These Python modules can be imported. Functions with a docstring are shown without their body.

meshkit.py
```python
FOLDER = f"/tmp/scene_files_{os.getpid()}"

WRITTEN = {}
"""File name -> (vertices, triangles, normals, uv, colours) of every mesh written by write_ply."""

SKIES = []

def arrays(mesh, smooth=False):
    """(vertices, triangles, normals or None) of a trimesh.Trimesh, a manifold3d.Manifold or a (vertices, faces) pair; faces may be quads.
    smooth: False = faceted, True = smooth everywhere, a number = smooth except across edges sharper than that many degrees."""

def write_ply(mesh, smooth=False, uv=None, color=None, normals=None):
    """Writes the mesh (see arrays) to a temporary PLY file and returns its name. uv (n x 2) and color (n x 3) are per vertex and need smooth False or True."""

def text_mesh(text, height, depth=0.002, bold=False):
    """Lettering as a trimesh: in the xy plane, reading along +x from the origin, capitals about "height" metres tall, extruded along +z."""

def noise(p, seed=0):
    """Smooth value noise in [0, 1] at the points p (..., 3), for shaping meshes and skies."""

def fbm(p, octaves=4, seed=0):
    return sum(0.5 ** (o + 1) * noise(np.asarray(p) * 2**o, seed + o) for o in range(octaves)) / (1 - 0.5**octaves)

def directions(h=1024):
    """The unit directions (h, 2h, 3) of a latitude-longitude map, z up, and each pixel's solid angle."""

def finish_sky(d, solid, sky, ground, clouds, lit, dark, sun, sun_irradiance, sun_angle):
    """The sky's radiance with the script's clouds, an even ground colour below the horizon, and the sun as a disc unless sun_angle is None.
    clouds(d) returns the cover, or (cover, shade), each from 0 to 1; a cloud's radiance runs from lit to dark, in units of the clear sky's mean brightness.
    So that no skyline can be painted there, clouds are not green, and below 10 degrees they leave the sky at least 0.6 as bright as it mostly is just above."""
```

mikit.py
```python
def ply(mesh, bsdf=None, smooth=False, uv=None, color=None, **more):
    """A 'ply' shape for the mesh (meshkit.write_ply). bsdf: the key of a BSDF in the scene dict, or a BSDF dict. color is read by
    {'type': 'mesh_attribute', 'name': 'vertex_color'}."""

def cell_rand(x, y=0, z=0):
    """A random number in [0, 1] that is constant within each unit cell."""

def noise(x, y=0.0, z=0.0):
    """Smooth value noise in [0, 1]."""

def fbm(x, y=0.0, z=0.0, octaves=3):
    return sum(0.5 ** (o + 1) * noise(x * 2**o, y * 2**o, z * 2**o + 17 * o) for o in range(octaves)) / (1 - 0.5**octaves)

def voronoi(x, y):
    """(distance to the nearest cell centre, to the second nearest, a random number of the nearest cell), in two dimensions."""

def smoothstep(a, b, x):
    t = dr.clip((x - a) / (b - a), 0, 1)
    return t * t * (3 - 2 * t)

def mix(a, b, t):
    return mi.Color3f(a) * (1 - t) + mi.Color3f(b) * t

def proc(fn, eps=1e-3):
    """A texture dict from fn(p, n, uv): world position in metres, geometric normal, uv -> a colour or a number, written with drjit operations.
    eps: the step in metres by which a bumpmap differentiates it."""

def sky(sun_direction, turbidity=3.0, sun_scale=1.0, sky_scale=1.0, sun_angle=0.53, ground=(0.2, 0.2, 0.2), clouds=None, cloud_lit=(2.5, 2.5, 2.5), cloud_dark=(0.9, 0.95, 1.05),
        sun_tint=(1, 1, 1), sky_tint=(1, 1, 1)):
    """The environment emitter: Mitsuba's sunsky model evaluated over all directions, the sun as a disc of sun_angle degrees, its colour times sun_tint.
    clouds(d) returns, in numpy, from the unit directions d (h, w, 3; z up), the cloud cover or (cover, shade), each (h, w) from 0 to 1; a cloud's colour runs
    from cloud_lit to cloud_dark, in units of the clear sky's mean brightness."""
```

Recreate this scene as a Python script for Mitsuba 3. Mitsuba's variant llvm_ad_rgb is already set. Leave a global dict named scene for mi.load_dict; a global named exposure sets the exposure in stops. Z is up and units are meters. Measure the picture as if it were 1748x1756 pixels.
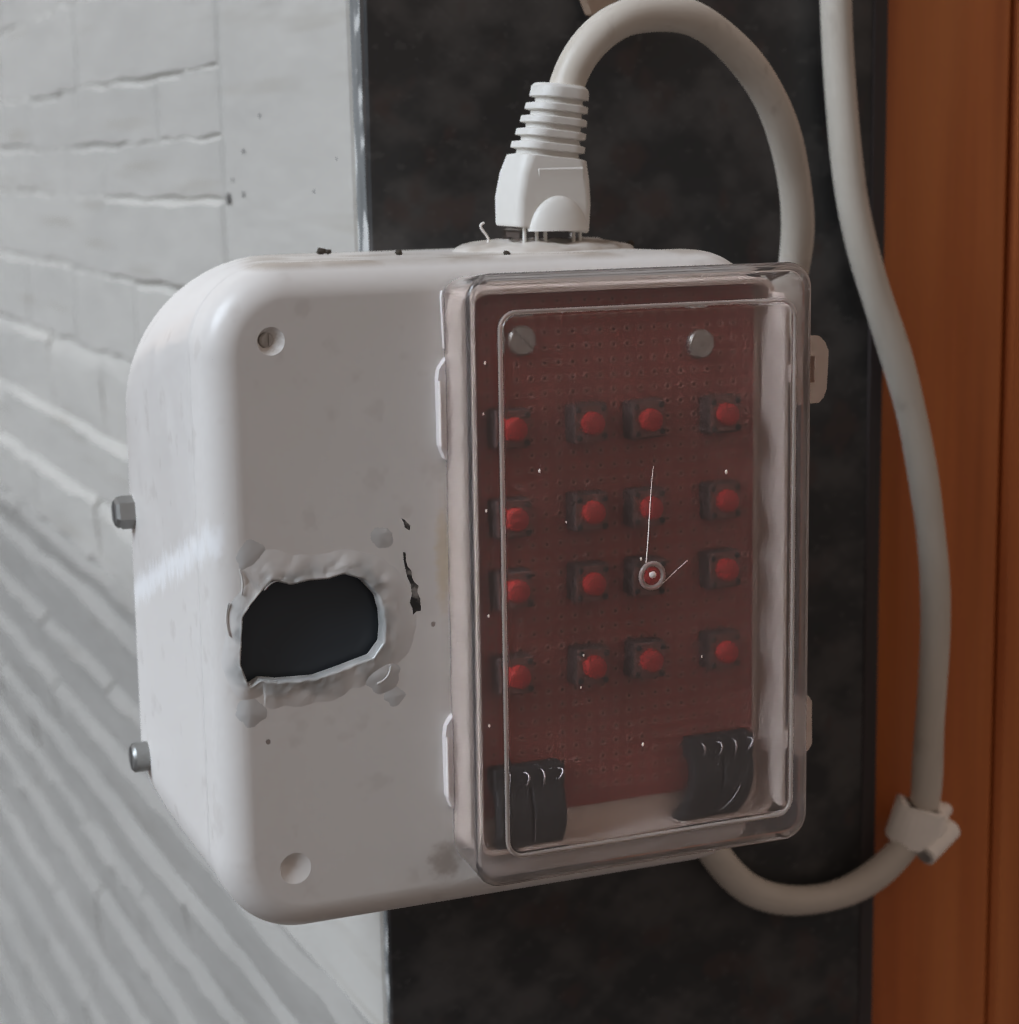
import math, random
import numpy as np, trimesh, mitsuba as mi, drjit as dr
import manifold3d as m3
from scipy.interpolate import CubicSpline
from shapely.geometry import Polygon, Point, box as sbox
import mikit, meshkit
from mikit import noise, fbm, smoothstep, mix, proc

T = mi.ScalarTransform4f
rng = random.Random(7)
nrng = np.random.default_rng(7)
scene, labels = {}, {}

# ------------------------------------------------------------------ camera, light, exposure
# world: x to the right along the front wall, y into the wall, z up (metres); lengths below are in millimetres (MM)
MM = 0.001
CAM = np.array([-141.95, -348.27, 63.23]) * MM
FWD = np.array([0.38913, 0.90551, -0.16919])
UP = np.array([0.08056, 0.14951, 0.98547])
scene['camera'] = {'type': 'thinlens', 'fov': 2 * math.degrees(math.atan(874 / 3511.7)), 'fov_axis': 'x',
                   'to_world': T().look_at(origin=CAM.tolist(), target=(CAM + FWD).tolist(), up=UP.tolist()),
                   'aperture_radius': 0.0014, 'focus_distance': 0.315, 'near_clip': 0.01, 'far_clip': 100.0}
def broken_cloud(d):
    """overcast everywhere, thicker and thinner in patches"""
    return np.ones(d.shape[:2]), meshkit.fbm(d * np.array([3.0, 3.0, 6.0]), 5, seed=3) ** 1.0

scene['daylight'] = mikit.sky((-1.0, -0.13, 0.74), turbidity=3, sun_scale=0.62, sun_angle=32, sky_scale=0.78, sun_tint=(0.64, 0.92, 1.50),
                              clouds=broken_cloud, cloud_lit=(1.98, 1.62, 1.43), cloud_dark=(0.40, 0.33, 0.295), ground=(0.13, 0.11, 0.10))
exposure = 2.15

# ------------------------------------------------------------------ helpers
def A(*v):
    return np.array(v, float)

def put(key, mesh, bsdf, smooth=False, label=None, cat=None, group=None, kind=None):
    if key in scene:
        k = 1
        while f'{key}_{k:03d}' in scene:
            k += 1
        key = f'{key}_{k:03d}'
    if hasattr(mesh, 'to_mesh'):
        mesh = totm(mesh)
    mesh = trimesh.Trimesh(np.array(mesh.vertices) * MM, mesh.faces, process=False)
    scene[key] = mikit.ply(mesh, bsdf, smooth=smooth)
    tag(key, label, cat, group, kind)
    return key

def tag(key, label=None, cat=None, group=None, kind=None):
    d = {k: v for k, v in (('label', label), ('category', cat), ('group', group), ('kind', kind)) if v}
    if d:
        labels[key] = d

def toman(tm):
    return m3.Manifold(m3.Mesh(np.asarray(tm.vertices, np.float32), np.asarray(tm.faces, np.uint32)))

def totm(man):
    m = man.to_mesh()
    return trimesh.Trimesh(np.array(m.vert_properties[:, :3]), np.array(m.tri_verts), process=False)

def rring(x0, x1, z0, z1, r, n=8):
    """rounded rectangle in the xz plane, counter-clockwise seen from -y"""
    pts = []
    rt, rb = r if np.ndim(r) else (r, r)
    rt, rb = (max(min(q, (x1 - x0) / 2 - 1e-3, (z1 - z0) / 2 - 1e-3), 1e-3) for q in (rt, rb))
    for sx, sz, a0 in ((1, 1, 0), (-1, 1, 90), (-1, -1, 180), (1, -1, 270)):
        r = rt if sz > 0 else rb
        cx, cz = (x1 - r if sx > 0 else x0 + r), (z1 - r if sz > 0 else z0 + r)
        for k in range(n + 1):
            a = math.radians(a0 + 90 * k / n)
            pts.append((cx + r * math.cos(a), cz + r * math.sin(a)))
    return np.array(pts)

def loft(rings, cap=True):
    """rings: list of (n,3) arrays, each counter-clockwise about the direction first->last being -axis; closed solid"""
    n = len(rings[0])
    v = np.vstack(rings)
    f = []
    for k in range(len(rings) - 1):
        a, b = k * n, (k + 1) * n
        for i in range(n):
            j = (i + 1) % n
            f += [(a + i, a + j, b + j), (a + i, b + j, b + i)]
    if cap:
        c0, c1 = len(v), len(v) + 1
        v = np.vstack([v, rings[0].mean(0), rings[-1].mean(0)])
        e = (len(rings) - 1) * n
        for i in range(n):
            j = (i + 1) % n
            f += [(c0, j, i), (c1, e + i, e + j)]
    tm = trimesh.Trimesh(v, np.array(f), process=False)
    if cap and tm.volume < 0:
        tm.invert()
    return tm

def slab(x0, x1, z0, z1, prof, r, n=8):
    """rounded-rect solid, prof = [(y, inset)] from back to front"""
    rings = []
    for y, ins, *ex in prof:
        p = rring(x0 + ins, x1 - ins, z0 + ins, z1 - ins, max(r - ins, 0.15) if not ex else ex[0], n)
        rings.append(np.stack([p[:, 0], np.full(len(p), y), p[:, 1]], 1))
    return loft(rings)

def bevel_prof(yb, yf, r, n=6, back=0.0):
    """profile from y=yb (back) to yf (front, smaller y) with a rounded front edge of radius r"""
    pr = [(yb, back)]
    if back:
        pr.append((yb - back, 0))
    for k in range(n + 1):
        a = math.pi / 2 * k / n
        pr.append((yf + r * (1 - math.sin(a)), r * (1 - math.cos(a))))
    return pr

def prism(pts, y0, y1):
    """polygon (x,z) extruded from y0 to y1"""
    poly = pts if hasattr(pts, 'exterior') else Polygon(pts)
    poly = poly.buffer(0)
    m = trimesh.creation.extrude_polygon(poly, abs(y1 - y0), engine='earcut')
    v = np.array(m.vertices)
    m = trimesh.Trimesh(np.stack([v[:, 0], max(y0, y1) - v[:, 2], v[:, 1]], 1), m.faces, process=True)
    if m.volume < 0:
        m.invert()
    return m

def rbox(c, size, b=0.3):
    """box with chamfered edges"""
    h = np.array(size) / 2.0
    b = min(b, h.min() * 0.8)
    P = [np.array([sx * (h[0] - (b if k != 0 else 0)), sy * (h[1] - (b if k != 1 else 0)), sz * (h[2] - (b if k != 2 else 0))])
         for k in range(3) for sx in (-1, 1) for sy in (-1, 1) for sz in (-1, 1)]
    m = trimesh.convex.convex_hull(np.array(P))
    m.apply_translation(c)
    return m

def tube(pts, r, n=16, closed=False, step=1.5, spline=True, wob=0.0):
    pts = np.array(pts, float)
    if spline:
        t = np.r_[0, np.cumsum(np.linalg.norm(np.diff(pts, axis=0), axis=1))]
        cs = CubicSpline(t, pts)
        pts = cs(np.linspace(0, t[-1], max(4, int(t[-1] / step))))
    tan = np.gradient(pts, axis=0)
    tan /= np.linalg.norm(tan, axis=1, keepdims=True)
    u = np.cross(tan[0], [0.3, 1, 0.2]); u /= np.linalg.norm(u)
    rings = []
    a = np.arange(n) * 2 * np.pi / n
    R = r if np.ndim(r) else np.full(len(pts), r)
    if np.ndim(r):
        R = np.interp(np.linspace(0, 1, len(pts)), np.linspace(0, 1, len(r)), r)
    for i, p in enumerate(pts):
        u = u - tan[i] * (u @ tan[i]); u /= np.linalg.norm(u)
        w = np.cross(tan[i], u)
        rr = R[i] * (1 + wob * (meshkit.noise(p[None] * 0.08)[0] - 0.5))
        rings.append(p + rr * (np.cos(a)[:, None] * u + np.sin(a)[:, None] * w))
    return loft(rings)

def cyl(p0, p1, r, n=24, bev=0.0):
    p0, p1 = np.array(p0, float), np.array(p1, float)
    L = np.linalg.norm(p1 - p0); d = (p1 - p0) / L
    st = [(0, r), (L - bev, r), (L, r - bev)] if bev else [(0, r), (L, r)]
    u = np.cross(d, [0.31, 0.2, 0.93]); u /= np.linalg.norm(u); w = np.cross(d, u)
    a = np.arange(n) * 2 * np.pi / n
    return loft([p0 + d * s + q * (np.cos(a)[:, None] * u + np.sin(a)[:, None] * w) for s, q in st])

def ball(c, r, sub=2, scale=(1, 1, 1)):
    s = trimesh.creation.icosphere(subdivisions=sub, radius=1.0)
    s.apply_scale(np.array(scale) * r)
    s.apply_translation(c)
    return s

def lump(c, r, seed, scale=(1, 1, 1), amp=0.35, sub=2):
    s = trimesh.creation.icosphere(subdivisions=sub, radius=1.0)
    v = np.array(s.vertices)
    k = 1 + amp * (meshkit.fbm(v * 1.7 + seed * 3.1, 3) - 0.5) * 2
    return trimesh.Trimesh(v * k[:, None] * np.array(scale) * r + np.array(c), s.faces, process=False)

def hull(a, b):
    return m3.Manifold.batch_hull([toman(a), toman(b)])

# ------------------------------------------------------------------ materials
def two(b):
    return {'type': 'twosided', 'bsdf': b}

def rgb(*c):
    return {'type': 'rgb', 'value': list(c)}

def spot(p, x, z, rx, rz, soft=0.6):
    """a stain with its own shape: 1 inside, 0 outside, ragged (x, z in mm)"""
    q = dr.sqrt(dr.square((p.x * 1000 - x) / rx) + dr.square((p.z * 1000 - z) / rz))
    return 1 - smoothstep(1 - soft, 1 + soft, q + (fbm(p.x * 900, p.y * 900, p.z * 900) - 0.5) * 1.2)

def plastic_col(p, n, uv):
    c = mix((0.67, 0.645, 0.615), (0.62, 0.59, 0.555), fbm(p.x * 45, p.y * 45, p.z * 30))
    dirt = smoothstep(0.62, 0.8, fbm(p.x * 260, p.y * 260, p.z * 190, 4)) * 0.18
    c = mix(c, (0.36, 0.31, 0.27), dirt)
    c = mix(c, (0.25, 0.19, 0.15), spot(p, -29.4, -46.0, 2.2, 2.6) * 0.55)
    c = mix(c, (0.55, 0.43, 0.25), spot(p, -28.7, 2.5, 1.1, 7.5) * 0.5)
    c = mix(c, (0.16, 0.12, 0.1), spot(p, -30.6, -7.5, 0.35, 0.4, 0.3) * 0.8)
    c = mix(c, (0.16, 0.12, 0.1), spot(p, -57.7, -22.9, 0.35, 0.4, 0.3) * 0.8)
    edge_ = (p.z - (-0.0098 - (p.y + 0.0012) * 0.327)) * 1000
    scuff = smoothstep(-0.0625, -0.0640, p.x) * smoothstep(4.5, 0.5, dr.abs(edge_) + 3.2 * (fbm(p.y * 260 - p.z * 500, p.z * 160 + p.y * 900, 0.0, 3) - 0.35))
    c = mix(c, (0.80, 0.80, 0.80), scuff * 0.75)
    c = mix(c, (0.40, 0.345, 0.29), smoothstep(0.0474, 0.0486, p.z) * (0.5 + 0.5 * smoothstep(0.35, 0.7, fbm(p.x * 130, p.y * 130, 3.0, 4))))
    return c

def film(p):
    """upper part of the left face, above the slanting scratched edge"""
    return smoothstep(-0.001, 0.001, p.z - (-0.0083 - (p.y + 0.0012) * 0.327 + 0.0016 * (noise(p.y * 400, p.z * 120) - 0.5)))

def shell_rough(p, n, uv):
    left = smoothstep(-0.0625, -0.0640, p.x)
    return 0.36 - left * film(p) * 0.28 + 0.08 * (fbm(p.x * 300, p.y * 300, p.z * 80) - 0.5)

def shell_bump(p, n, uv):
    left = smoothstep(-0.0625, -0.0640, p.x)
    wave = (fbm(p.y * 150, p.z * 95, p.x * 60, 2) - 0.5) * 0.0006 + (noise(p.y * 520, p.z * 420) - 0.5) * 0.00006
    return left * film(p) * wave + fbm(p.x * 90, p.y * 90, p.z * 90, 2) * 0.00006

scene['mat_shell'] = {'type': 'bumpmap', 'tex': proc(shell_bump, 2e-4), 'scale': 1.0,
                      'bsdf': {'type': 'principled', 'base_color': proc(plastic_col), 'roughness': proc(shell_rough), 'specular': 0.6, 'clearcoat': 0.6, 'clearcoat_gloss': 0.95}}
scene['mat_cover'] = {'type': 'principled', 'base_color': proc(plastic_col), 'roughness': 0.34, 'specular': 0.45}
scene['mat_hinge'] = {'type': 'principled', 'base_color': rgb(0.63, 0.59, 0.58), 'roughness': 0.22, 'specular': 0.5}
scene['mat_gasket'] = {'type': 'principled', 'base_color': rgb(0.30, 0.295, 0.285), 'roughness': 0.6}
scene['mat_latch'] = {'type': 'principled', 'base_color': rgb(0.55, 0.43, 0.36), 'roughness': 0.25, 'specular': 0.5}
scene['mat_tray'] = {'type': 'principled', 'base_color': rgb(0.66, 0.56, 0.50), 'roughness': 0.35, 'specular': 0.4}
scene['mat_boot'] = {'type': 'principled', 'base_color': rgb(0.62, 0.60, 0.56), 'roughness': 0.45, 'specular': 0.35}
scene['mat_clip'] = {'type': 'principled', 'base_color': rgb(0.86, 0.81, 0.74), 'roughness': 0.45, 'specular': 0.35}

def cable_col(p, n, uv):
    c = mix((0.56, 0.51, 0.445), (0.48, 0.43, 0.365), fbm(p.x * 70, p.y * 70, p.z * 70))
    return mix(c, (0.25, 0.2, 0.16), smoothstep(0.62, 0.85, fbm(p.x * 300, p.y * 300, p.z * 140, 4)) * 0.4)

scene['mat_cable'] = {'type': 'principled', 'base_color': proc(cable_col), 'roughness': 0.42, 'specular': 0.4}
scene['mat_glue'] = {'type': 'principled', 'base_color': proc(lambda p, n, uv: mix((0.62, 0.60, 0.575), (0.37, 0.375, 0.365), smoothstep(0.25, 1.0, fbm(p.x * 170, p.y * 60, p.z * 170) * 2.1 - 0.30 * (dr.square(dr.square((p.x + 0.0500) / 0.0108)) + dr.square(dr.square((p.z + 0.0062) / 0.0086)))))), 'roughness': 0.16, 'specular': 0.55}
scene['mat_glue_grey'] = {'type': 'principled', 'base_color': rgb(0.52, 0.515, 0.50), 'roughness': 0.18, 'specular': 0.5}
scene['mat_window'] = {'type': 'principled', 'base_color': rgb(0.040, 0.050, 0.060), 'roughness': 0.35, 'specular': 0.4}
scene['mat_char'] = {'type': 'principled', 'base_color': proc(lambda p, n, uv: mix((0.02, 0.018, 0.016), (0.20, 0.18, 0.16), smoothstep(0.45, 0.75, fbm(p.x * 900, p.y * 900, p.z * 900)))), 'roughness': 0.8}
scene['mat_dirt'] = {'type': 'principled', 'base_color': rgb(0.05, 0.04, 0.03), 'roughness': 0.9}
scene['mat_speck'] = {'type': 'principled', 'base_color': rgb(0.14, 0.13, 0.12), 'roughness': 0.8}
scene['mat_steel'] = {'type': 'roughconductor', 'material': 'Cr', 'alpha': 0.22, 'specular_reflectance': {'type': 'rgb', 'value': [0.8, 0.8, 0.8]}}
scene['mat_zinc'] = {'type': 'principled', 'base_color': proc(lambda p, n, uv: mix((0.62, 0.60, 0.57), (0.42, 0.40, 0.37), fbm(p.x * 700, p.y * 700, p.z * 700))), 'roughness': 0.38, 'metallic': 0.75}
scene['mat_zinc_dark'] = {'type': 'principled', 'base_color': rgb(0.30, 0.30, 0.29), 'roughness': 0.4, 'metallic': 0.7}
scene['mat_clear'] = {'type': 'dielectric', 'int_ior': 1.49, 'ext_ior': 1.0, 'specular_transmittance': rgb(0.97, 0.955, 0.945)}
# the lid: clear plastic with a pale diffuse veil that paints in reflected haze
scene['mat_lid'] = {'type': 'blendbsdf', 'weight': proc(lambda p, n, uv: 0.035 + 0.025 * fbm(p.x * 90, p.y * 90, p.z * 50, 3)),
                    'a': {'type': 'dielectric', 'int_ior': 1.49, 'ext_ior': 1.0, 'specular_transmittance': rgb(0.98, 0.965, 0.96)}, 'b': two({'type': 'diffuse', 'reflectance': rgb(0.62, 0.57, 0.55)})}
scene['mat_edge_glint'] = {'type': 'blendbsdf', 'weight': 0.3, 'a': {'type': 'dielectric', 'int_ior': 1.49, 'ext_ior': 1.0}, 'b': two({'type': 'diffuse', 'reflectance': rgb(0.62, 0.55, 0.50)})}  # pale diffuse share paints the light caught along raised edges
scene['mat_dust'] = {'type': 'principled', 'base_color': rgb(0.75, 0.70, 0.66), 'roughness': 0.5}

def board_col(p, n, uv):
    c = mix((0.33, 0.070, 0.052), (0.24, 0.058, 0.046), fbm(p.x * 120, p.y * 50, p.z * 90))
    return c

scene['mat_board'] = {'type': 'principled', 'base_color': proc(board_col), 'roughness': 0.4, 'specular': 0.4}
scene['mat_pad'] = {'type': 'principled', 'base_color': rgb(0.38, 0.17, 0.14), 'roughness': 0.4, 'metallic': 0.3}
scene['mat_black'] = {'type': 'principled', 'base_color': rgb(0.020, 0.020, 0.021), 'roughness': 0.62, 'specular': 0.4}
scene['mat_plate'] = {'type': 'principled', 'base_color': rgb(0.20, 0.095, 0.08), 'roughness': 0.4, 'metallic': 0.3}
scene['mat_switch'] = {'type': 'principled', 'base_color': rgb(0.055, 0.034, 0.032), 'roughness': 0.55}
scene['mat_red'] = {'type': 'principled', 'base_color': rgb(0.42, 0.030, 0.026), 'roughness': 0.35, 'specular': 0.5}

def granite_col(p, n, uv):
    b = smoothstep(0.36, 0.76, fbm(p.x * 110, p.y * 110, p.z * 110, 5))
    f = smoothstep(0.66, 0.8, fbm(p.x * 480 + 9, p.y * 480, p.z * 480, 3))
    g = smoothstep(0.6, 0.78, fbm(p.x * 150 + 31, p.y * 150, p.z * 110, 3))
    c = mix((0.022, 0.0225, 0.023), (0.058, 0.055, 0.053), b)
    c = mix(c, (0.05, 0.03, 0.026), g * 0.6)
    return mix(c, (0.075, 0.073, 0.07), f * 0.3)

scene['mat_granite'] = {'type': 'principled', 'base_color': proc(granite_col), 'roughness': proc(lambda p, n, uv: 0.30 + 0.22 * fbm(p.x * 60, p.y * 60, p.z * 60)), 'specular': 0.5}

def edge_col(p, n, uv):
    c = mix((0.20, 0.21, 0.21), (0.10, 0.105, 0.105), fbm(p.y * 700, p.z * 90, p.x * 100))
    return mix(c, (0.6, 0.6, 0.58), smoothstep(0.5, 0.6, fbm(p.y * 500 + 5, p.z * 120, 0.0, 4)) * 0.8)

scene['mat_edge'] = {'type': 'principled', 'base_color': proc(edge_col), 'roughness': 0.35}

def paint_col(p, n, uv):
    c = mix((0.49, 0.47, 0.43), (0.41, 0.395, 0.365), fbm(p.x * 40, p.y * 24, p.z * 40, 4))
    st = smoothstep(0.6, 0.85, fbm(p.x * 60 + 3, p.y * 18, p.z * 190, 3))
    return mix(c, (0.37, 0.345, 0.30), st * 0.6)

def paint_bump(p, n, uv):
    return fbm(p.x * 140, p.y * 40, p.z * 120, 4) * 0.0007

scene['mat_paint'] = {'type': 'bumpmap', 'tex': proc(paint_bump, 3e-4), 'scale': 1.0, 'bsdf': {'type': 'principled', 'base_color': proc(paint_col), 'roughness': 0.55, 'specular': 0.3}}

def shaded_paint_col(p, n, uv):  # whitewash of the lower courses, with its shade put into the colour
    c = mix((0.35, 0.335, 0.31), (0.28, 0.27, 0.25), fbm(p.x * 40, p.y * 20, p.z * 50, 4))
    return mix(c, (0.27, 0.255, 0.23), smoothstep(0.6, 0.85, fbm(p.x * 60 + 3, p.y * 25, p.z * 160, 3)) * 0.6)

scene['mat_paint_shaded'] = {'type': 'bumpmap', 'tex': proc(paint_bump, 3e-4), 'scale': 1.0, 'bsdf': {'type': 'principled', 'base_color': proc(shaded_paint_col), 'roughness': 0.55, 'specular': 0.3}}

def wood_col(p, n, uv):
    g = fbm(p.x * 420, p.y * 420, p.z * 9, 4)
    w = fbm(p.x * 80 + 2, p.y * 80, p.z * 5, 3)
    c = mix((0.52, 0.155, 0.044), (0.33, 0.085, 0.023), g)
    return mix(c, (0.60, 0.21, 0.065), smoothstep(0.4, 0.7, w) * 0.6)

scene['mat_wood'] = {'type': 'principled', 'base_color': proc(wood_col), 'roughness': 0.36, 'specular': 0.3}
scene['mat_tag'] = {'type': 'principled', 'base_color': rgb(0.30, 0.21, 0.15), 'roughness': 0.5}
scene['mat_ink'] = {'type': 'principled', 'base_color': rgb(0.06, 0.05, 0.045), 'roughness': 0.6}

# ------------------------------------------------------------------ the house: stone return wall, granite slab, door frame
XW = -19.0
wall = 'stone_wall'
tag(wall, 'white painted rough ledge stone wall running back on the left behind the box', 'wall')
back = trimesh.creation.box(extents=(90, 780, 800)); back.apply_translation((XW + 45.0 - 0.3, 9.0 + 390, 0))
put(wall + '__core', back, 'mat_paint')
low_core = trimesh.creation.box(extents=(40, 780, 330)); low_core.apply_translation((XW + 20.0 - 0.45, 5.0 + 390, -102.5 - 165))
put(wall + '__core', low_core, 'mat_paint_shaded')
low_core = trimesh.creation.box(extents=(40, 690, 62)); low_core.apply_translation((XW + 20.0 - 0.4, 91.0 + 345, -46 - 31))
put(wall + '__core', low_core, 'mat_paint_shaded')

def stone(y0, y1, z0, z1, p, bt, bb, seed, low, lean=0.0):
    """one wall stone on the plane x = XW, standing p proud: bevels bt on top, bb below"""
    r = random.Random(seed)
    ny = 8
    j = lambda a: (r.random() - 0.5) * a
    tl, tr, bl, br = (A(y + j(1.2), z + j(2.2)) for y, z in ((y0, z1), (y1, z1), (y0, z0), (y1, z0)))
    bot = [bl + (br - bl) * k / ny + A(0, j(3.6 if z0 < -40 else 1.6) if 0 < k < ny else 0) for k in range(ny)]
    top = [tr + (tl - tr) * k / ny + A(0, j(3.6 if z0 < -40 else 1.6) if 0 < k < ny else 0) for k in range(ny)]
    ring = bot + [br + (tr - br) * k / 2 + A(j(1.2), 0) for k in range(2)] + top + [tl + (bl - tl) * k / 2 + A(j(1.2), 0) for k in range(2)]
    ring = np.array(ring)
    c = ring.mean(0)
    ring0 = c + (ring - c) * (np.abs(ring - c) + 1.3) / np.maximum(np.abs(ring - c), 1.3) * A(1, 1)
    zc = (z0 + z1) / 2
    inner = ring.copy()
    for q in inner:
        up = (q[1] - zc) / max((z1 - z0) / 2, 1)
        q[1] -= (bt if up > 0 else -bb) * min(1, abs(up))
        q[0] += (-1.0 if low else 0.9) * np.sign(c[0] - q[0]) * min(1, abs(q[0] - c[0]) / ((y1 - y0) / 2))
    d0 = np.full(len(ring), XW + 0.6)
    tilt = (inner[:, 1] - zc) / max((z1 - z0) / 2, 1)
    d1 = XW - p * ((0.85 + 0.3 * nrng.random(len(ring))) if low else (0.96 + 0.08 * nrng.random(len(ring)))) * (1 + lean * tilt)
    R0 = np.stack([d0, ring0[:, 0], ring0[:, 1]], 1)
    R1 = np.stack([d1, inner[:, 0], inner[:, 1]], 1)
    n = len(ring)
    v = np.vstack([R0, R1, [[XW - p * ((0.9 + 0.2 * r.random()) if low else 1.0), c[0], zc]]])
    f = []
    for i in range(n):
        k = (i + 1) % n
        f += [(i, n + k, k), (i, n + i, n + k), (n + i, 2 * n, n + k)]
    m = trimesh.Trimesh(v, np.array(f), process=False)
    if (m.face_normals[:, 0] * m.area_faces).sum() > 0:
        m.invert()
    return m

courses = [168, 148, 128, 108, 84, 69, 55, 34, 12, -11, -31, -52, -63, -84, -102, -120, -138, -156, -180, -203, -228, -255, -288, -325]
fixed = {84: [92, 146, 240, 310, 400, 480, 570], 69: [91, 209, 258, 340, 420, 500, 600], 55: [91, 208, 257, 384, 450, 540], 108: [92, 237, 300, 363, 450, 540], 34: [91, 180, 256, 330, 420, 520]}
sd = 0
for zt_, zb_ in zip(courses[:-1], courses[1:]):
    low = zt_ < 20
    pc = rng.uniform(2.0, 3.0) if zt_ < -45 else rng.uniform(1.4, 2.2)
    y = 89.0 if zt_ > -100 else 3.5
    joints = fixed.get(zt_)
    js = [y]
    if joints:
        js = joints
    else:
        while js[-1] < 560:
            js.append(js[-1] + rng.uniform(60, 150))
    for a, b in zip(js[:-1], js[1:]):
        sd += 1
        if low:
            p = pc + rng.uniform(-0.35, 0.35)
            bt, bb = (rng.uniform(3.0, 4.6) if zt_ < -45 else rng.uniform(2.4, 4.0)), rng.uniform(0.6, 1.2)
        else:
            p = rng.uniform(1.0, 1.6); bt, bb = rng.uniform(0.7, 1.2), rng.uniform(0.7, 1.2)
        put(wall + '__stone', stone(a, b, zb_, zt_, p, bt, bb, sd, low, 0.5 if zt_ < -40 else 0.4 if low else 0.1), 'mat_paint_shaded' if zt_ < -45 else 'mat_paint', smooth=28 if low else 16)

# smooth plaster margin beside the granite: its front arris meets the slab, lower down it laps forward
mv, zs = [], np.linspace(-101.5, 170, 34)
edge = np.interp(zs, [-102, -60, 20, 60, 100], [0.9, 1.5, 4.5, 5.6, 6.8])
for z, e in zip(zs, edge):
    w = (meshkit.noise(A(z * 0.15, 3.0, 1.0)[None])[0] - 0.5)
    mv.append([(XW + 0.3, e + 0.2 * w), (XW - 0.55, e + 0.5 + 0.3 * w), (XW - 0.75, e + 3), (XW - 0.6 + 0.3 * w, 45 + w * 8), (XW - 0.5, 86 + 2 * w), (XW + 0.3, 90 + 2 * w)])
mv = np.array(mv); k = mv.shape[1]
v = np.array([(q[0], q[1], z) for row, z in zip(mv, zs) for q in row])
f = [t for i in range(len(zs) - 1) for j in range(k - 1) for a in [i * k + j] for t in ((a, a + 1, a + k + 1), (a, a + k + 1, a + k))]
pm = trimesh.Trimesh(v, np.array(f), process=False)
if (pm.face_normals[:, 0] * pm.area_faces).sum() > 0:
    pm.invert()
put(wall + '__plaster_margin', pm, 'mat_paint', smooth=40, label='smooth plaster strip of the wall next to the granite')
for yy, zz, s in ((88, 56, 1.4), (76, 57, 0.9), (75, 66, 0.8), (28, 58, 0.6), (62, 73, 0.7), (14, 64, 0.5), (84, 60, 0.6)):
    put(wall + '__dirt_speck', lump((XW - 0.75, yy, zz), s * (0.9 if yy == 88 else 0.62), yy, (0.3, 1, 1.1), 0.5, 1), 'mat_speck', smooth=True)
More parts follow.
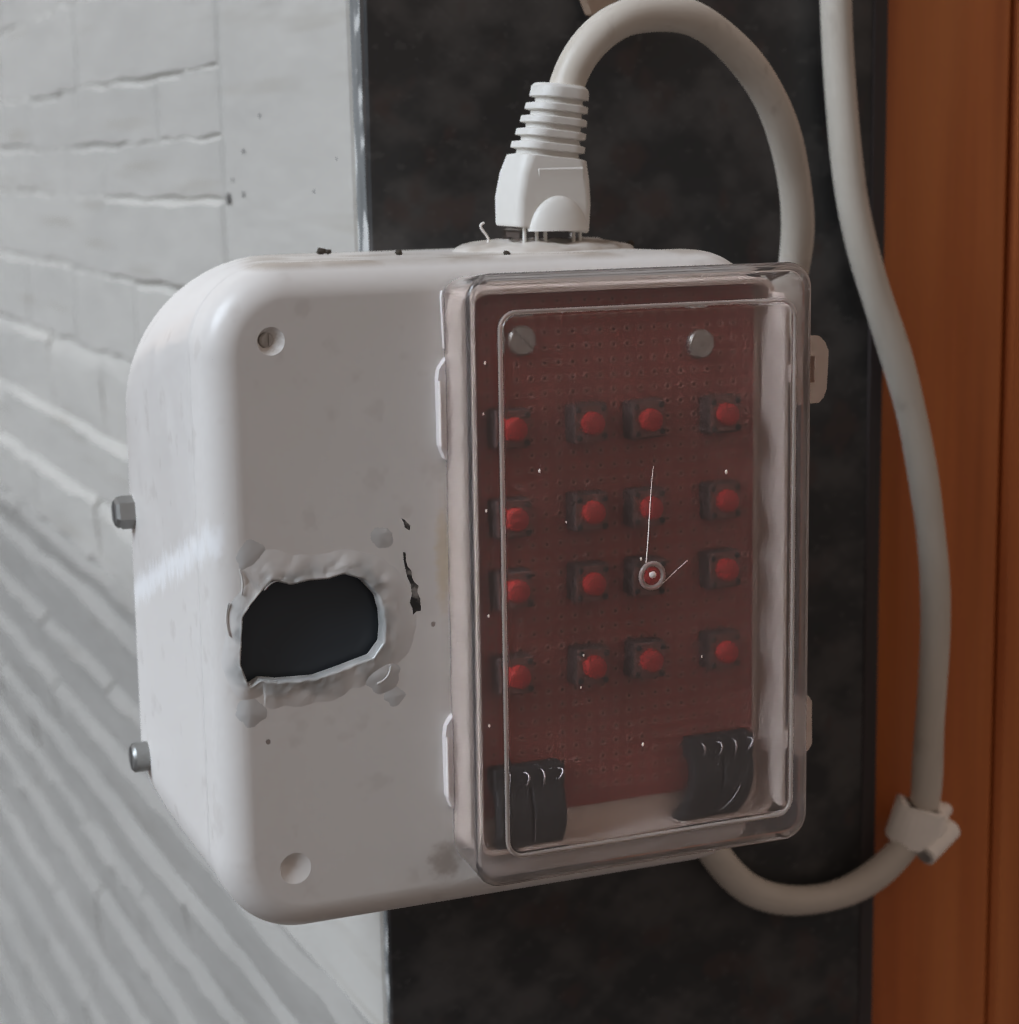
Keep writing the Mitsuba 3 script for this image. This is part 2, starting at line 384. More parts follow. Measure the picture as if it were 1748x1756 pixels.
slab_m = rbox(((-18.6 + 89.2) / 2, 4.5, 0), (89.2 + 18.6, 9.0, 800), 0.5)
g = 'granite_slab'
put(g + '__face', slab_m, 'mat_granite', smooth=20)
tag(g, 'upright black polished granite slab behind the white box', 'granite slab')
# raw cut edge of the slab smeared with paint
zs = np.linspace(-110, 170, 90)
ev = []
for z in zs:
    w = meshkit.fbm(A(z * 0.12, 1.0, 5.0)[None], 3)[0]
    front = np.interp(z, [-100, 0, 45, 90], [0.2, 0.5, 0.7, 2.2]) + 1.1 * (w - 0.35)
    ev.append([(-18.75, 9.0, z), (-18.95, 7.0, z), (-18.85 - 0.25 * w, max(front, 0.15) + 1.0, z), (-18.62, max(front, 0.1), z)])
ev = np.array(ev)
f = [t for i in range(len(zs) - 1) for j in range(3) for a in [i * 4 + j] for t in ((a, a + 1, a + 5), (a, a + 5, a + 4))]
em = trimesh.Trimesh(ev.reshape(-1, 3), np.array(f), process=False)
if (em.face_normals[:, 0] * em.area_faces).sum() > 0:
    em.invert()
put(g + '__paint_smear', em, 'mat_edge', smooth=40, label='pale paint smeared along the cut left edge of the slab')
put(g + '__paint_fleck', lump((1.0, -0.15, -60.5), 1.0, 4, (0.25, 0.2, 2.2), 0.6), 'mat_dust', smooth=True)
put(g + '__joint_sealant', rbox((88.2, -0.15, 0), (3.4, 0.7, 800), 0.3), {'type': 'principled', 'base_color': rgb(0.035, 0.027, 0.027), 'roughness': 0.5})

df = 'door_frame'
tag(df, 'varnished reddish brown wooden door frame upright along the right edge', 'door frame')
put(df + '__board', rbox(((90.0 + 122.6) / 2, 19.0, 0), (32.6, 32.0, 800), 1.6), 'mat_wood', smooth=20)
put(df + '__board', rbox(((123.6 + 190.0) / 2, 19.5, 0), (66.4, 32.0, 800), 1.2), 'mat_wood', smooth=20)
put(df + '__backing', rbox((140, 36.0, 0), (100, 10, 800), 0.5), 'mat_wood')

# ------------------------------------------------------------------ the white plastic junction box
jb = 'junction_box'
tag(jb, 'white plastic wall box with a ragged glued opening in its front, fixed to the granite', 'junction box')
X0, X1, Z0, Z1 = -65.2, 30.2, -54.3, 48.6
base = slab(X0 + 0.35, X1 - 0.35, Z0 + 0.3, Z1 - 0.3, [(0.0, 0.9, (26.0, 15.0)), (-4, 0.5, (25.5, 15.0)), (-12, 0.2, (23.0, 14.8)), (-22, 0.05, (20.0, 14.4)), (-34, 0.0, (16.5, 13.8)), (-43, 0.0, (13.8, 13.2)), (-47.0, 0.0, 13.0), (-47.5, 0.25, 12.9), (-47.8, 1.3, 12.0)], 13.0, 14)
put(jb + '__body', base, 'mat_shell', smooth=30)
cover = toman(slab(X0, X1, Z0, Z1, [(-49.2, 1.4), (-49.5, 0.15), (-49.9, 0.0)] + bevel_prof(-50.2, -58.5, 5.0, 16)[1:], 13.2, 16))
hole = [(-56.1, 1.3), (-53.4, 0.4), (-50.7, 0.8), (-47.5, 0.8), (-45.0, 1.3), (-42.2, 0.2), (-40.1, -2.3), (-39.5, -4.6), (-39.4, -7), (-39.6, -9.2), (-41.2, -11.1), (-45.8, -12.3), (-50.1, -13.3), (-55.7, -13.1), (-58.7, -12.5), (-60.1, -13.3), (-61.0, -10.5), (-60.5, -3.5), (-59.5, -2.0), (-58.0, -0.3)]
cover -= toman(prism(Polygon(hole).buffer(1.0).buffer(-0.3), -62, -55.0))
cover -= toman(prism(sbox(-62.0, -15.0, -38.0, 3.0), -56.4, -54.4))
cover -= hull(ball((-55.7, -57.9, 37.7), 1.25, 3), cyl((-55.1, -58.55, 37.6), (-55.1, -59.5, 37.6), 2.15, 36))
cover -= hull(ball((-55.3, -58.45, -42.9), 1.2, 3), cyl((-54.1, -58.5, -43.5), (-54.1, -59.5, -43.5), 2.5, 36))
put(jb + '__front_cover', cover, 'mat_cover', smooth=9)
put(jb + '__sensor_window', rbox((-50.0, -55.0, -6.0), (23.4, 0.8, 17.4), 0.1), 'mat_window', label='dark sensor window deep in the ragged opening')
put(jb + '__seam_gasket', slab(X0 + 1.3, X1 - 1.3, Z0 + 1.3, Z1 - 1.3, [(-47.6, 0.0), (-49.6, 0.0)], 12.0, 14), 'mat_gasket', smooth=30)
# screw sitting in the upper corner recess
sc = toman(cyl((-55.5, -56.8, 37.7), (-55.4, -57.6, 37.7), 1.15, 24, 0.25)) - toman(trimesh.creation.box(extents=(0.5, 1.4, 4), transform=trimesh.transformations.translation_matrix((-55.4, -57.9, 37.7))))
put(jb + '__cover_screw', sc, 'mat_zinc', smooth=30, label='screw in the upper left recess of the front')

def side_screw(y, z, L, tilt, slot, hexa):
    n = 6 if hexa else 20
    a = np.arange(n) * 2 * np.pi / n + 0.3
    rr = 2.9 if hexa else 2.6
    tip = A(-65.0 - L, y + tilt, z)
    rings = []
    for t, s in ((0, 1.0), (0.85, 1.0), (1.0, 0.8)):
        c = A(-64.0, y, z) * (1 - t) + tip * t
        rings.append(c + np.stack([a * 0, rr * s * np.cos(a), rr * s * np.sin(a)], 1))
    m = toman(loft(rings))
    if slot:
        b = trimesh.creation.box(extents=(2.2, 8, 0.9)); b.apply_transform(trimesh.transformations.rotation_matrix(math.radians(75), (1, 0, 0))); b.apply_translation(tip)
        m -= toman(b)
    return m
put(jb + '__side_screw', side_screw(-3.6, 4.6, 2.5, 0.5, True, True), 'mat_zinc_dark', smooth=25, label='upper screw head sticking out of the left side')
put(jb + '__side_screw', side_screw(-6.6, -38.0, 2.4, -0.4, True, False), 'mat_zinc_dark', smooth=25, label='lower slotted screw head sticking out of the left side')

# hot glue round the opening
def glue_sheet(outline, N=220, V=26):
    pg = Polygon(outline).buffer(1.2).buffer(-0.6)
    L = pg.exterior.length
    base_ = np.array([pg.exterior.interpolate(L * k / N).coords[0] for k in range(N)])
    sm = base_.copy()
    for _ in range(14):
        sm = (np.roll(sm, 1, 0) + sm * 2 + np.roll(sm, -1, 0)) / 4
    tg = np.roll(sm, -3, 0) - np.roll(sm, 3, 0)
    nr = np.stack([tg[:, 1], -tg[:, 0]], 1); nr /= np.linalg.norm(nr, axis=1, keepdims=True)
    if ((sm + nr - sm.mean(0)) ** 2).sum() < ((sm - sm.mean(0)) ** 2).sum():
        nr = -nr
    wid = np.where(sm[:, 0] < -58, 2.2, 3.4) + np.where(sm[:, 0] < -58, 1.2, 4.4) * meshkit.fbm(np.stack([sm[:, 0] * 0.16, sm[:, 1] * 0.16, sm[:, 0] * 0], 1), 3, seed=5)
    rows = []
    for q in range(V + 1):
        t = q / V
        if t < 0.10:                      # lip curling back into the opening
            a = t / 0.10
            off, h = -0.12 * (1 - a) ** 2 - 0.1, -1.8 * (1 - a) ** 1.4
        else:
            a = (t - 0.10) / 0.90
            off, h = a * wid, None
        P2 = base_ + nr * np.reshape(off, (-1, 1)) if np.ndim(off) else base_ + nr * off
        surf = 5.0 * (1 - np.sqrt(1 - np.clip((-60.2 - P2[:, 0]) / 5.0, 0, 0.97) ** 2))     # follows the rounded edge of the cover
        pp = np.stack([P2[:, 0], P2[:, 1], P2[:, 0] * 0], 1)
        bump = meshkit.fbm(pp * 0.32, 3, seed=9)
        fine = meshkit.fbm(pp * 0.9, 2, seed=2)
        if h is None:
            prof = (1 - a) ** 0.8 * (0.45 + 1.3 * bump) + 0.30 * np.exp(-((a - 0.06) / 0.06) ** 2) * fine + 0.5 * (fine - 0.5) * (1 - a)
            h = prof * 0.5 * (1 - a ** 3) - 0.03 - 0.08 * a ** 6
        else:
            h = h + 0.15 + 0.6 * bump * a
        rows.append(np.stack([P2[:, 0], -58.5 + surf - h, P2[:, 1]], 1))
    v = np.vstack(rows)
    f = [t for q in range(V) for i in range(N) for i2 in [(i + 1) % N] for t in ((q * N + i, q * N + i2, q * N + N + i2), (q * N + i, q * N + N + i2, q * N + N + i))]
    m = trimesh.Trimesh(v, np.array(f), process=False)
    if (m.face_normals[:, 1] * m.area_faces).sum() > 0:
        m.invert()
    return m

put(jb + '__glue_bead', glue_sheet(hole), 'mat_glue', smooth=True, label='milky hot glue smeared round the opening')
def soft_blob(x, z, r_, H, seed):
    na, nq = 40, 9
    a = np.arange(na) * 2 * np.pi / na
    v = [(x, z, H)]
    for q in range(1, nq + 1):
        t = q / nq
        w = r_ * (1 + 0.35 * (meshkit.fbm(np.stack([np.cos(a) * 1.3 + seed, np.sin(a) * 1.3, a * 0], 1), 3, seed) - 0.5) * 2)
        v += list(zip(x + w * t * np.cos(a), z + w * t * np.sin(a), np.full(na, H * (1 - t * t) ** 1.3 - 0.02 * t)))
    v = np.array(v)
    surf = 5.0 * (1 - np.sqrt(1 - np.clip((-60.2 - v[:, 0]) / 5.0, 0, 0.97) ** 2))
    v = np.stack([v[:, 0], -58.5 + surf - v[:, 2], v[:, 1]], 1)
    f = [(0, 1 + k, 1 + (k + 1) % na) for k in range(na)]
    for q in range(nq - 1):
        o = 1 + q * na
        f += [t for k in range(na) for k2 in [(k + 1) % na] for t in ((o + k, o + na + k, o + na + k2), (o + k, o + na + k2, o + k2))]
    m = trimesh.Trimesh(v, np.array(f), process=False)
    if (m.face_normals[:, 1] * m.area_faces).sum() > 0:
        m.invert()
    return m
for x, z, r_, H, sd_ in ((-59.2, 5.8, 2.6, 0.16, 1), (-38.6, 6.9, 2.0, 0.13, 2), (-60.2, -18.2, 2.5, 0.2, 3), (-39.0, -14.6, 3.2, 0.5, 4), (-37.4, -18.2, 1.8, 0.15, 5)):
    put(jb + '__glue_blob', soft_blob(x, z, r_, H, sd_), 'mat_glue_grey', smooth=True)
for pts in ([(-61.3, 4.2), (-60.9, 2.2), (-61.1, 0.2)], [(-62.9, -1), (-63.3, -3.5), (-63.0, -6)], [(-40.2, -15.8), (-38.6, -14.9), (-37.9, -13.2)], [(-57.6, 0.6), (-55.8, 1.8), (-53.6, 1.2)]):
    put(jb + '__glue_string', tube([(x, -58.95 + 5.0 * (1 - math.sqrt(1 - min(max((-60.2 - x) / 5, 0), 0.97) ** 2)), z) for x, z in pts], 0.15, 8, step=0.4), 'mat_glue', smooth=True)
burn = [(-35.3, 4.3), (-34.9, 4.2), (-34.9, 3.0), (-34.6, 2.0), (-34.0, 1.3), (-34.0, 0.4), (-33.7, -0.4), (-32.9, -1.2), (-33.2, -2.0), (-32.7, -3.2), (-32.6, -5.1), (-33.4, -5.2), (-33.9, -5.6), (-34.0, -4.6), (-34.4, -3.7), (-34.0, -2.4), (-34.2, -0.8), (-34.7, 0.3), (-34.9, 1.2), (-35.2, 2.8)]
put(jb + '__burn_mark', prism(burn, -58.62, -58.3), 'mat_char', label='black scorched scratch right of the opening')
put(jb + '__burn_mark', prism([(-35.4, 9.6), (-34.8, 9.2), (-34.0, 8.3), (-34.2, 7.6), (-34.9, 8.1), (-35.1, 8.9)], -58.6, -58.3), 'mat_char', label='small dark nick above the scorched scratch')
# sealant mound on top round the plug
an = np.linspace(0, 2 * np.pi, 61)[:-1]
rings = []
for t, h in ((1.0, -0.5), (0.97, 0.35), (0.9, 0.9), (0.75, 1.4), (0.5, 1.6), (0.2, 1.7)):
    wob = 1 + 0.3 * (meshkit.fbm(np.stack([np.cos(an) * 2.2, np.sin(an) * 2.2, an * 0 + t * 0.3], 1), 3) - 0.5) * 2
    zt_ = Z1 - 0.3 + h * (0.75 + 1.1 * (meshkit.fbm(np.stack([np.cos(an) * 4.5 * t, np.sin(an) * 4.5 * t, an * 0], 1), 3, seed=5) - 0.4))
    rings.append(np.stack([3.6 + 16.5 * t * wob * np.cos(an), -27 + 11.5 * t * wob * np.sin(an), zt_], 1))
put(jb + '__sealant_mound', loft(rings), 'mat_cover', smooth=50, label='uneven sealant mound on top round the plug')
for x, y, s in ((-34.6, -21.0, 0.75), (-33.6, -21.4, 0.5), (-25.0, -32.0, 0.55), (-12.7, -48.0, 0.5), (19.6, -27.5, 0.6), (-11.6, -25.0, 0.5)):
    put(jb + '__dirt_speck', lump((x, y, Z1 + s * 0.3), s, x, (1.2, 1, 0.8), 0.5, 1), 'mat_dirt', smooth=False)
put(jb + '__sealant_thread', tube([(-7.6, -28, 49.5), (-8.0, -28, 51.2), (-8.8, -28, 52.6), (-8.2, -28, 53.0)], 0.22, 8, step=0.4), 'mat_dust', smooth=True)

# ------------------------------------------------------------------ the clear case on the front of the box
cc = 'clear_case'
tag(cc, 'transparent hinged plastic case with rounded corners on the right of the white box', 'plastic case')
LX0, LX1, LZ0, LZ1 = -29.2, 29.4, -46.9, 47.0
YF = -71.5
tray = toman(slab(-26.6, 26.7, -44.3, 44.4, [(-58.55, 0), (-64.0, 0), (-64.2, 0.2)], 3.2, 8)) - toman(slab(-25.7, 25.8, -43.4, 43.5, [(-59.7, 0), (-66, 0)], 2.6, 8))
tray += toman(rbox((26.25, -63.5, 0), (0.9, 8.4, 84), 0.2))
put(cc + '__back_plate', tray, 'mat_tray', smooth=30)
outer = toman(slab(LX0, LX1, LZ0, LZ1, [(-58.6, 1.3), (-60.2, 0.9), (-66.0, 0.45)] + bevel_prof(-66.5, YF, 1.0, 6)[1:], 4.2, 10))
panel = toman(slab(-24.6, 25.6, -42.0, 41.4, [(YF + 0.8, 0), (YF - 0.35, 0.1), (YF - 0.7, 0.35), (YF - 0.95, 0.75), (YF - 1.0, 1.2)], 2.6, 8))
inner = toman(slab(LX0 + 1.15, LX1 - 1.15, LZ0 + 1.15, LZ1 - 1.15, [(-58.0, 1.3), (-60.2, 0.9), (-66.0, 0.45)] + bevel_prof(-66.5, YF + 1.4, 0.5, 3)[1:], 3.0, 8))
tor = trimesh.creation.torus(1.9, 0.42, 32, 12)
tor.apply_transform(trimesh.transformations.rotation_matrix(math.pi / 2, (1, 0, 0))); tor.apply_translation((0.3, YF - 1.05, -0.2))
lid = (outer + panel) - inner
put(cc + '__moulding_ring', tor, 'mat_edge_glint', smooth=True, label='clear moulding ring in the middle of the lid')
put(cc + '__lid', lid, 'mat_lid', smooth=25, label='clear see-through lid with a raised panel')
bead = rring(-24.5, 25.5, -41.9, 41.3, 2.6, 8)
put(cc + '__rim_bead', tube(np.vstack([np.stack([bead[:, 0], np.full(len(bead), YF - 0.95), bead[:, 1]], 1), [[bead[0, 0], YF - 0.95, bead[0, 1]]]]), 0.34, 10, spline=False), 'mat_edge_glint', smooth=True, label='raised rounded rectangle moulded on the lid')
put(cc + '__moulding_stub', lump((0.3, YF - 1.25, 0.0), 0.62, 2, (1, 0.5, 0.9), 0.3), 'mat_dust', smooth=True, label='small pale moulding stub in the middle of the lid')
put(cc + '__crack_line', tube([(0.6, YF - 1.03, 16.9), (0.1, YF - 1.03, 12), (-0.2, YF - 1.03, 7.7), (-0.7, YF - 1.03, 1.9)], [0.03, 0.07, 0.1, 0.1], 6), 'mat_dust', smooth=True, label='fine pale crack running up from the stub')
put(cc + '__crack_line', tube([(2.2, YF - 1.02, -1.6), (4.5, YF - 1.02, 0.2), (6.6, YF - 1.02, 1.7)], 0.045, 6), 'mat_dust', smooth=True)
for x, z, s in ((-18.5, 17.5, 0.26), (13.3, 15.0, 0.3), (-1.4, -26.9, 0.28), (-14.2, 9.4, 0.14), (-1.6, 2.6, 0.24), (-11.5, -11.5, 0.18), (-12.0, -16.5, 0.16), (9.0, -14.0, 0.16), (-26.6, 34.0, 0.2), (-26.8, 12.0, 0.2), (-26.7, -4.0, 0.2), (-26.9, -21.0, 0.2), (-27.0, 26.5, 0.16)):
    put(cc + '__dust_speck', lump((x, YF - (1.08 if x > -24.6 else 0.08), z), s, x, (0.8, 0.5, 1.3), 0.3, 1), 'mat_dust', smooth=True)
for a, b in ((33.9, 17.3), (-22.0, -38.2)):
    P_ = [(-26.6, a), (-28.0, a), (-29.2, a - 1.6), (-29.5, a - 3.2), (-29.4, b + 3.2), (-28.6, b + 1.2), (-27.0, b), (-26.6, b)]
    put(cc + '__hinge_tab', prism(P_, -59.9, -58.45), 'mat_hinge', label='flat hinge tab on the left, ' + ('upper one' if a > 0 else 'lower one'))
    put(cc + '__hinge_ridge', rbox((-29.3, -60.0, (a + b) / 2 - 0.2), (0.3, 0.7, a - b - 6.5), 0.1), 'mat_dust')
put(cc + '__hinge_tab', prism([(-26.6, 44), (-28.2, 44), (-28.4, 43.0), (-28.1, 35.2), (-26.6, 35.0)], -59.2, -58.45), 'mat_hinge')
lat = toman(prism(Polygon([(28.7, 34.6), (33.6, 34.6), (34.6, 33.6), (35.2, 32.2), (34.9, 26.2), (34.4, 25.0), (33.6, 24.2), (28.7, 24.2)]).buffer(0.2), -66.6, -65.2)) \
    - toman(prism(sbox(31.9, 27.3, 32.85, 31.6), -69, -64))
put(cc + '__latch', lat, 'mat_latch', smooth=30, label='beige latch tab with a slot, upper right')
put(cc + '__latch', prism(Polygon([(28.7, -24.0), (31.2, -24.2), (31.8, -25.0), (31.9, -32.2), (31.2, -33.2), (28.7, -33.4)]).buffer(0.15), -68.2, -66.6), 'mat_latch', smooth=30, label='narrow latch tab, lower right')
for z in (29.3, -30.6):
    put(cc + '__catch', rbox((27.2, -66.2, z), (1.4, 4.2, 3.4), 0.5), 'mat_tray', smooth=30)

# ------------------------------------------------------------------ the keypad circuit board inside
kb = 'circuit_board'
tag(kb, 'red brown perforated circuit board with sixteen red push buttons inside the clear case', 'circuit board')
BX0, BX1, BZ0, BZ1, BY = -23.7, 24.0, -39.0, 43.6, -61.2
PIT = 2.36
holes = []
for i in range(20):
    for j in range(35):
        x, z = BX0 + 1.5 + i * PIT, BZ1 - 1.7 - j * PIT
        if z > BZ0 + 1:
            holes.append((x, z))
cs = m3.CrossSection([np.array([(BX0, BZ0), (BX1, BZ0), (BX1, BZ1), (BX0, BZ1)])])
hc = m3.CrossSection([np.array([(x + 0.26 * math.cos(t), z + 0.26 * math.sin(t)) for t in np.arange(8) * math.pi / 4]) for x, z in holes])
bm = totm((cs - hc).extrude(1.1))
v = np.array(bm.vertices)
bm = trimesh.Trimesh(np.stack([v[:, 0], BY + 1.1 - v[:, 2], v[:, 1]], 1), bm.faces, process=False)
if bm.volume < 0:
    bm.invert()
put(kb + '__panel', bm, 'mat_board')
t8 = np.arange(8) * math.pi / 4
pv, pf = [], []
for x, z in holes:
    o = len(pv)
    for r_, y_ in ((0.28, BY - 0.03), (0.55, BY - 0.12), (0.74, BY + 0.02)):
        pv += [(x + r_ * math.cos(t), y_, z + r_ * math.sin(t)) for t in t8]
    for q in range(2):
        for i in range(8):
            a, b = o + q * 8 + i, o + q * 8 + (i + 1) % 8
            pf += [(a, b, b + 8), (a, b + 8, a + 8)]
pads = trimesh.Trimesh(np.array(pv), np.array(pf), process=False)
if (pads.face_normals[:, 1] * pads.area_faces).sum() > 0:
    pads.invert()
put(kb + '__solder_pads', pads, 'mat_pad', kind='stuff')
# push buttons: one of each part, then copies
bb = 3.3
body0 = rbox((0, BY - bb / 2 - 0.05, 0), (5.9, bb, 5.9), 0.25)
plate0 = rbox((0, BY - bb - 0.18, 0), (5.6, 0.3, 5.6), 0.1)
pin0 = trimesh.util.concatenate([cyl((sx * 2.15, BY - bb - 0.2, sz * 2.15), (sx * 2.15, BY - bb - 0.55, sz * 2.15), 0.5, 10, 0.12) for sx in (-1, 1) for sz in (-1, 1)])
an = np.arange(24) * 2 * np.pi / 24
cap0 = loft([np.stack([q * np.cos(an), an * 0 + BY - bb - y_, q * np.sin(an)], 1) for y_, q in ((0.2, 1.85), (1.3, 1.82), (1.75, 1.65), (1.95, 1.2))])
protos = {}
for nm, m_, mt in (('body', body0, 'mat_switch'), ('cover_plate', plate0, 'mat_plate'), ('rivets', pin0, 'mat_black'), ('cap', cap0, 'mat_red')):
    protos[nm] = mikit.ply(trimesh.Trimesh(np.array(m_.vertices) * MM, m_.faces, process=False), mt, smooth=35 if nm == 'cap' else False)
k = 0
for zi, z in enumerate((23.1, 9.2, -2.0, -15.4)):
    for xi, x in enumerate((-19.6, -6.6, 3.4, 17.0)):
        key = kb + '__push_button' + (f'_{k:03d}' if k else '')
        rot_ = rng.uniform(-3, 3)
        for nm, d in protos.items():
            scene[key + '__' + nm] = {**d, 'to_world': T().translate([x * MM, 0, (z + rng.uniform(-.1, .1)) * MM]).rotate([0, 1, 0], rot_)}
        k += 1

def board_screw(x, z, a):
    h = toman(cyl((x, BY, z), (x, BY - 1.3, z), 2.35, 28, 0.35))
    b = trimesh.creation.box(extents=(6, 1.0, 0.6)); b.apply_transform(trimesh.transformations.rotation_matrix(math.radians(a), (0, 1, 0))); b.apply_translation((x, BY - 1.4, z))
    return h - toman(b)
put(kb + '__mounting_screw', board_screw(-16.9, 36.2, 45), 'mat_zinc', smooth=30, label='dull slotted mounting screw, upper left')
put(kb + '__mounting_screw', board_screw(14.0, 34.2, -42), 'mat_zinc', smooth=30, label='bright slotted mounting screw, upper right')
for ci, (x0, x1, dx) in enumerate(((-23.4, -11.6, 0.4), (11.0, 22.6, -1.6))):
    zt = -30.2 if ci == 0 else -29.6
    c = kb + '__ribbon_connector' + (f'_{ci:03d}' if ci else '')
    put(c + '__header', rbox(((x0 + x1) / 2, BY - 1.6, zt - 2.0), (x1 - x0, 3.2, 3.6), 0.2), 'mat_black')
    tag(c, 'black ribbon lead at the lower ' + ('left' if ci == 0 else 'right') + ' of the board')
    n = 4
    for i in range(n):
        x = x0 + (x1 - x0) * (i + 0.6) / n
        put(c + '__pin', tube([(x - 0.1, BY - 3.2, zt - 0.7 - 0.2 * (i % 2)), (x + 0.3 + 0.3 * (i % 2), BY - 3.9, zt - 1.3), (x - 0.15 * i + 0.3, BY - 3.8, zt - 2.6 - 0.3 * (i % 3)), (x, BY - 3.2, zt - 3.2)], [0.1, 0.24, 0.2, 0.1], 8, step=0.3), 'mat_steel', smooth=True)
    wd = (x1 - x0) / 2
    for i in range(2):                    # two flat black leads side by side, bending down behind the frame
        xc = x0 + wd * (i + 0.5)
        ctr = CubicSpline([0, 1, 2, 3, 4], [(xc, BY - 1.5, zt - 3.0), (xc + 0.1 * dx, BY - 2.9, zt - 6.0), (xc + 0.5 * dx, BY - 2.9, zt - 9.6), (xc + dx, BY - 1.6 + 0.5 * i, zt - 12.6), (xc + 1.2 * dx, BY - 0.2, zt - 13.8)])
        rg = []
        for q in np.linspace(0, 4, 17):
            o, tq = ctr(q), ctr(q, 1)
            tq = tq / np.linalg.norm(tq)
            e1 = A(1, 0, 0) - tq * tq[0]; e1 /= np.linalg.norm(e1)
            e2 = np.cross(tq, e1)
            w2 = rring(-wd / 2 + 0.12, wd / 2 - 0.12, -1.1, 1.1, 0.5, 3)
            groove = 0.10 * np.cos(w2[:, 0] * 2 * math.pi / (wd / 2.5))
            rg.append(o + w2[:, :1] * e1 + (w2[:, 1] + groove)[:, None] * e2)
        put(c + '__flat_lead', loft(rg), 'mat_black', smooth=35)
    if ci == 0:
        put(c + '__bare_strand', tube([(xc - wd * 0.42, BY - 3.4, zt - 7.0), (xc - wd * 0.44, BY - 4.1, zt - 10), (xc - wd * 0.40, BY - 3.2, zt - 12.4)], 0.09, 6, step=0.5), 'mat_steel', smooth=True)
    else:
        put(c + '__bare_strand', tube([(xc + 0.4, BY - 4.1, zt - 6.2), (xc - 0.3, BY - 4.3, zt - 8.6), (xc - 2.6, BY - 4.2, zt - 11.4), (xc - 3.4, BY - 3.4, zt - 12.4)], 0.1, 6, step=0.5), 'mat_steel', smooth=True)

# ------------------------------------------------------------------ network cable with its boot and plug
nc = 'network_cable'
tag(nc, 'off white network cable looping over the box and up the door frame', 'cable')
path = [(5.6, -30, 72.0), (6.9, -30, 76.6), (10.3, -30, 81.9), (15.8, -30, 86.0), (22.7, -29, 87.6), (30.6, -28, 87.2), (39.0, -26, 83.5), (46.6, -24, 77.4), (52.7, -22, 69.3), (57.3, -19, 59.8), (60.2, -16, 50.1), (61.0, -13, 41.3),
        (57.0, -10, 22.0), (48.0, -6.5, 0), (41.0, -5.5, -25), (39.5, -6, -50), (43.5, -6.5, -65.0), (48.6, -6.2, -73.5), (57.0, -5.2, -82.3), (69.9, -4.6, -86.9), (82.5, -5.2, -85.7), (91.4, -6.3, -79.9), (96.4, -6.6, -73.5), (98.4, -6.4, -60.0), (99.5, -6.2, -41.5), (99.4, -6.2, -23.1), (96.8, -6.2, -4.8),
        (92.6, -6.2, 13.2), (87.8, -6, 27.5), (83.5, -5.5, 39.1), (79.3, -5, 53.9), (76.7, -5, 70.6), (75.4, -5, 83.7), (74.7, -5, 96.7), (74.5, -5, 130), (76, -5, 180)]
put(nc + '__jacket', tube(path, 3.05, 20, wob=0.14), 'mat_cable', smooth=True)
# boot: rounded rectangular sections, lofted up the cable; grooves between the ribs
def bring(cx, cy, z, w, d, r, n=6):
    p = rring(-w / 2, w / 2, -d / 2, d / 2, r, n)
    return np.stack([cx + p[:, 0], cy + p[:, 1], np.full(len(p), z) - 0.11 * p[:, 0]], 1)
secs = [(1.6, -30, 51.7, 13.0, 10.2, 1.2), (1.6, -30, 52.1, 13.5, 10.6, 1.4), (1.75, -30, 56.5, 13.9, 10.8, 1.6), (2.1, -30, 60.5, 13.2, 10.2, 1.8), (2.55, -30, 63.6, 12.0, 9.4, 2.2)]
zz = 63.9
for i in range(5):
    t = i / 4
    w, d = 11.9 - 2.5 * t, 9.4 - 0.6 * t
    cx = 2.75 + 2.2 * t
    secs += [(cx, -30, zz, w - 1.7, d - 1.6, 3.0), (cx, -30, zz + 0.75, w - 1.7, d - 1.6, 3.0), (cx, -30, zz + 0.9, w, d, 3.4), (cx + 0.2, -30, zz + 1.9, w - 0.15, d, 3.4)]
    zz += 2.15
secs += [(5.15, -30, zz + 0.4, 9.2, 8.6, 3.6), (5.2, -30, zz + 0.9, 8.4, 7.8, 3.6)]
boot = toman(loft([bring(*s) for s in secs]))
dome = toman(ball((2.2, -35.0, 50.8), 1.0, 4, (5.4, 2.6, 6.6))) - toman(trimesh.creation.box(extents=(40, 40, 20), transform=trimesh.transformations.translation_matrix((2.2, -35, 41.6))))
web = toman(rbox((2.9, -34.3, 58.0), (9.0, 1.7, 8.4), 0.5))
put(nc + '__boot', boot + dome + web, 'mat_boot', smooth=28, label='white ribbed rubber boot over the plug on top of the box')
pl = trimesh.util.concatenate([rbox((1.6, -30, 49.3), (11.4, 7.4, 5.4), 0.3)])
put(nc + '__plug', pl, 'mat_clear', smooth=20)
for x in (-3.4, -1.2, 0.4, 5.6, 6.8):
    put(nc + '__plug_rib', rbox((x, -33.9, 50.2), (0.5, 0.7, 4.6), 0.1), 'mat_boot')
# faint rubbed print on the cable jacket
for x, z, s in ((94.6, -13.0, 1.0), (94.9, -15.2, 0.8), (94.75, -16.2, 0.9), (95.0, -18.5, 0.6), (95.1, -21.0, 0.7), (95.6, -27.5, 0.5), (95.4, -36.0, 0.5), (95.2, -44.0, 0.6)):
    put(nc + '__print_mark', lump((x + 2.3, -8.2, z), s * 0.75, z, (0.4, 0.45, 1.0), 0.5, 1), 'mat_ink', smooth=True)

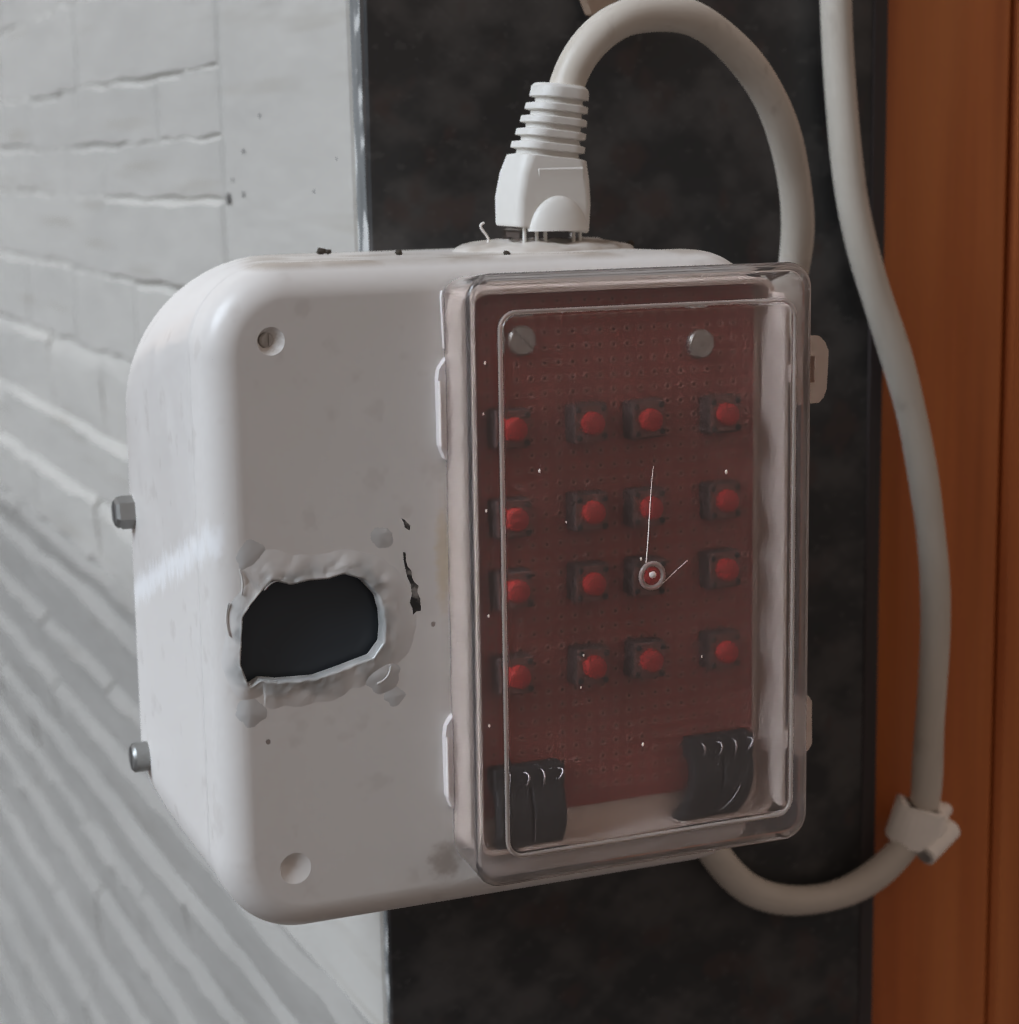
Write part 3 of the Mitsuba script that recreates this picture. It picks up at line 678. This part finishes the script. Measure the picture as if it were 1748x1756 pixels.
# ------------------------------------------------------------------ cable clip with its nail, and the small tag at the top edge
cl = 'cable_clip'
tag(cl, 'small white plastic nail clip holding the cable to the door frame', 'cable clip')
C0 = A(96.4, -6.0, -73.5); ax = A(0.16, -0.24, 0.96); ax /= np.linalg.norm(ax)
u = np.cross(ax, A(0, 1, 0)); u /= np.linalg.norm(u)      # across the cable, to the right... sign fixed below
if u[0] < 0:
    u = -u
w = A(0, -1, 0); w = w - ax * (w @ ax); w /= np.linalg.norm(w)
n = 18
prof = []
ro, ri = 5.4, 3.3
angs = np.radians(np.linspace(225, -12, n))
outerp = [(ro * math.cos(a), ro * math.sin(a)) for a in angs]
innerp = [(ri * math.cos(a), ri * math.sin(a)) for a in angs]
poly = Polygon(outerp + innerp[::-1]).buffer(0.25)
strap = trimesh.creation.extrude_polygon(poly, 8.4, engine='earcut')
v = np.array(strap.vertices)
strap = trimesh.Trimesh(C0 + v[:, :1] * u + v[:, 1:2] * w + (v[:, 2:] - 4.2) * ax, strap.faces, process=True)
if strap.volume < 0:
    strap.invert()
bA, bB = A(95.6, -10.2, -79.4), A(104.4, -7.0, -75.6)
boss = toman(cyl(bA, bB, 2.3, 28, 0.5)) + toman(cyl(bA + A(2.0, 1.0, 4.6), bB + A(-0.8, 0.8, 4.4), 1.5, 20, 0.5)) + toman(rbox((100.8, -2.6, -75.6), (6.8, 9.4, 5.0), 0.8))
clipm = (toman(strap) + boss) - toman(cyl(bA - (bB - bA), bA + (bB - bA) * 0.05, 1.45, 20))
put(cl + '__body', clipm, 'mat_clip', smooth=30)
d_ = (bB - bA) / np.linalg.norm(bB - bA)
put(cl + '__nail', cyl(bA - d_ * 0.5, bA + d_ * 0.5, 1.65, 20, 0.25), 'mat_zinc', smooth=30, label='grey nail head at the lower end of the clip')

put('plastic_tag', prism([(19.5, 99.0), (22.0, 92.8), (23.6, 89.2), (25.2, 88.6), (28.0, 91.0), (34.0, 96.0), (34.0, 100.0)], -4.4, -1.6), 'mat_tag', label='small brown plastic tag showing behind the cable loop at the top edge of the photo', cat='tag')
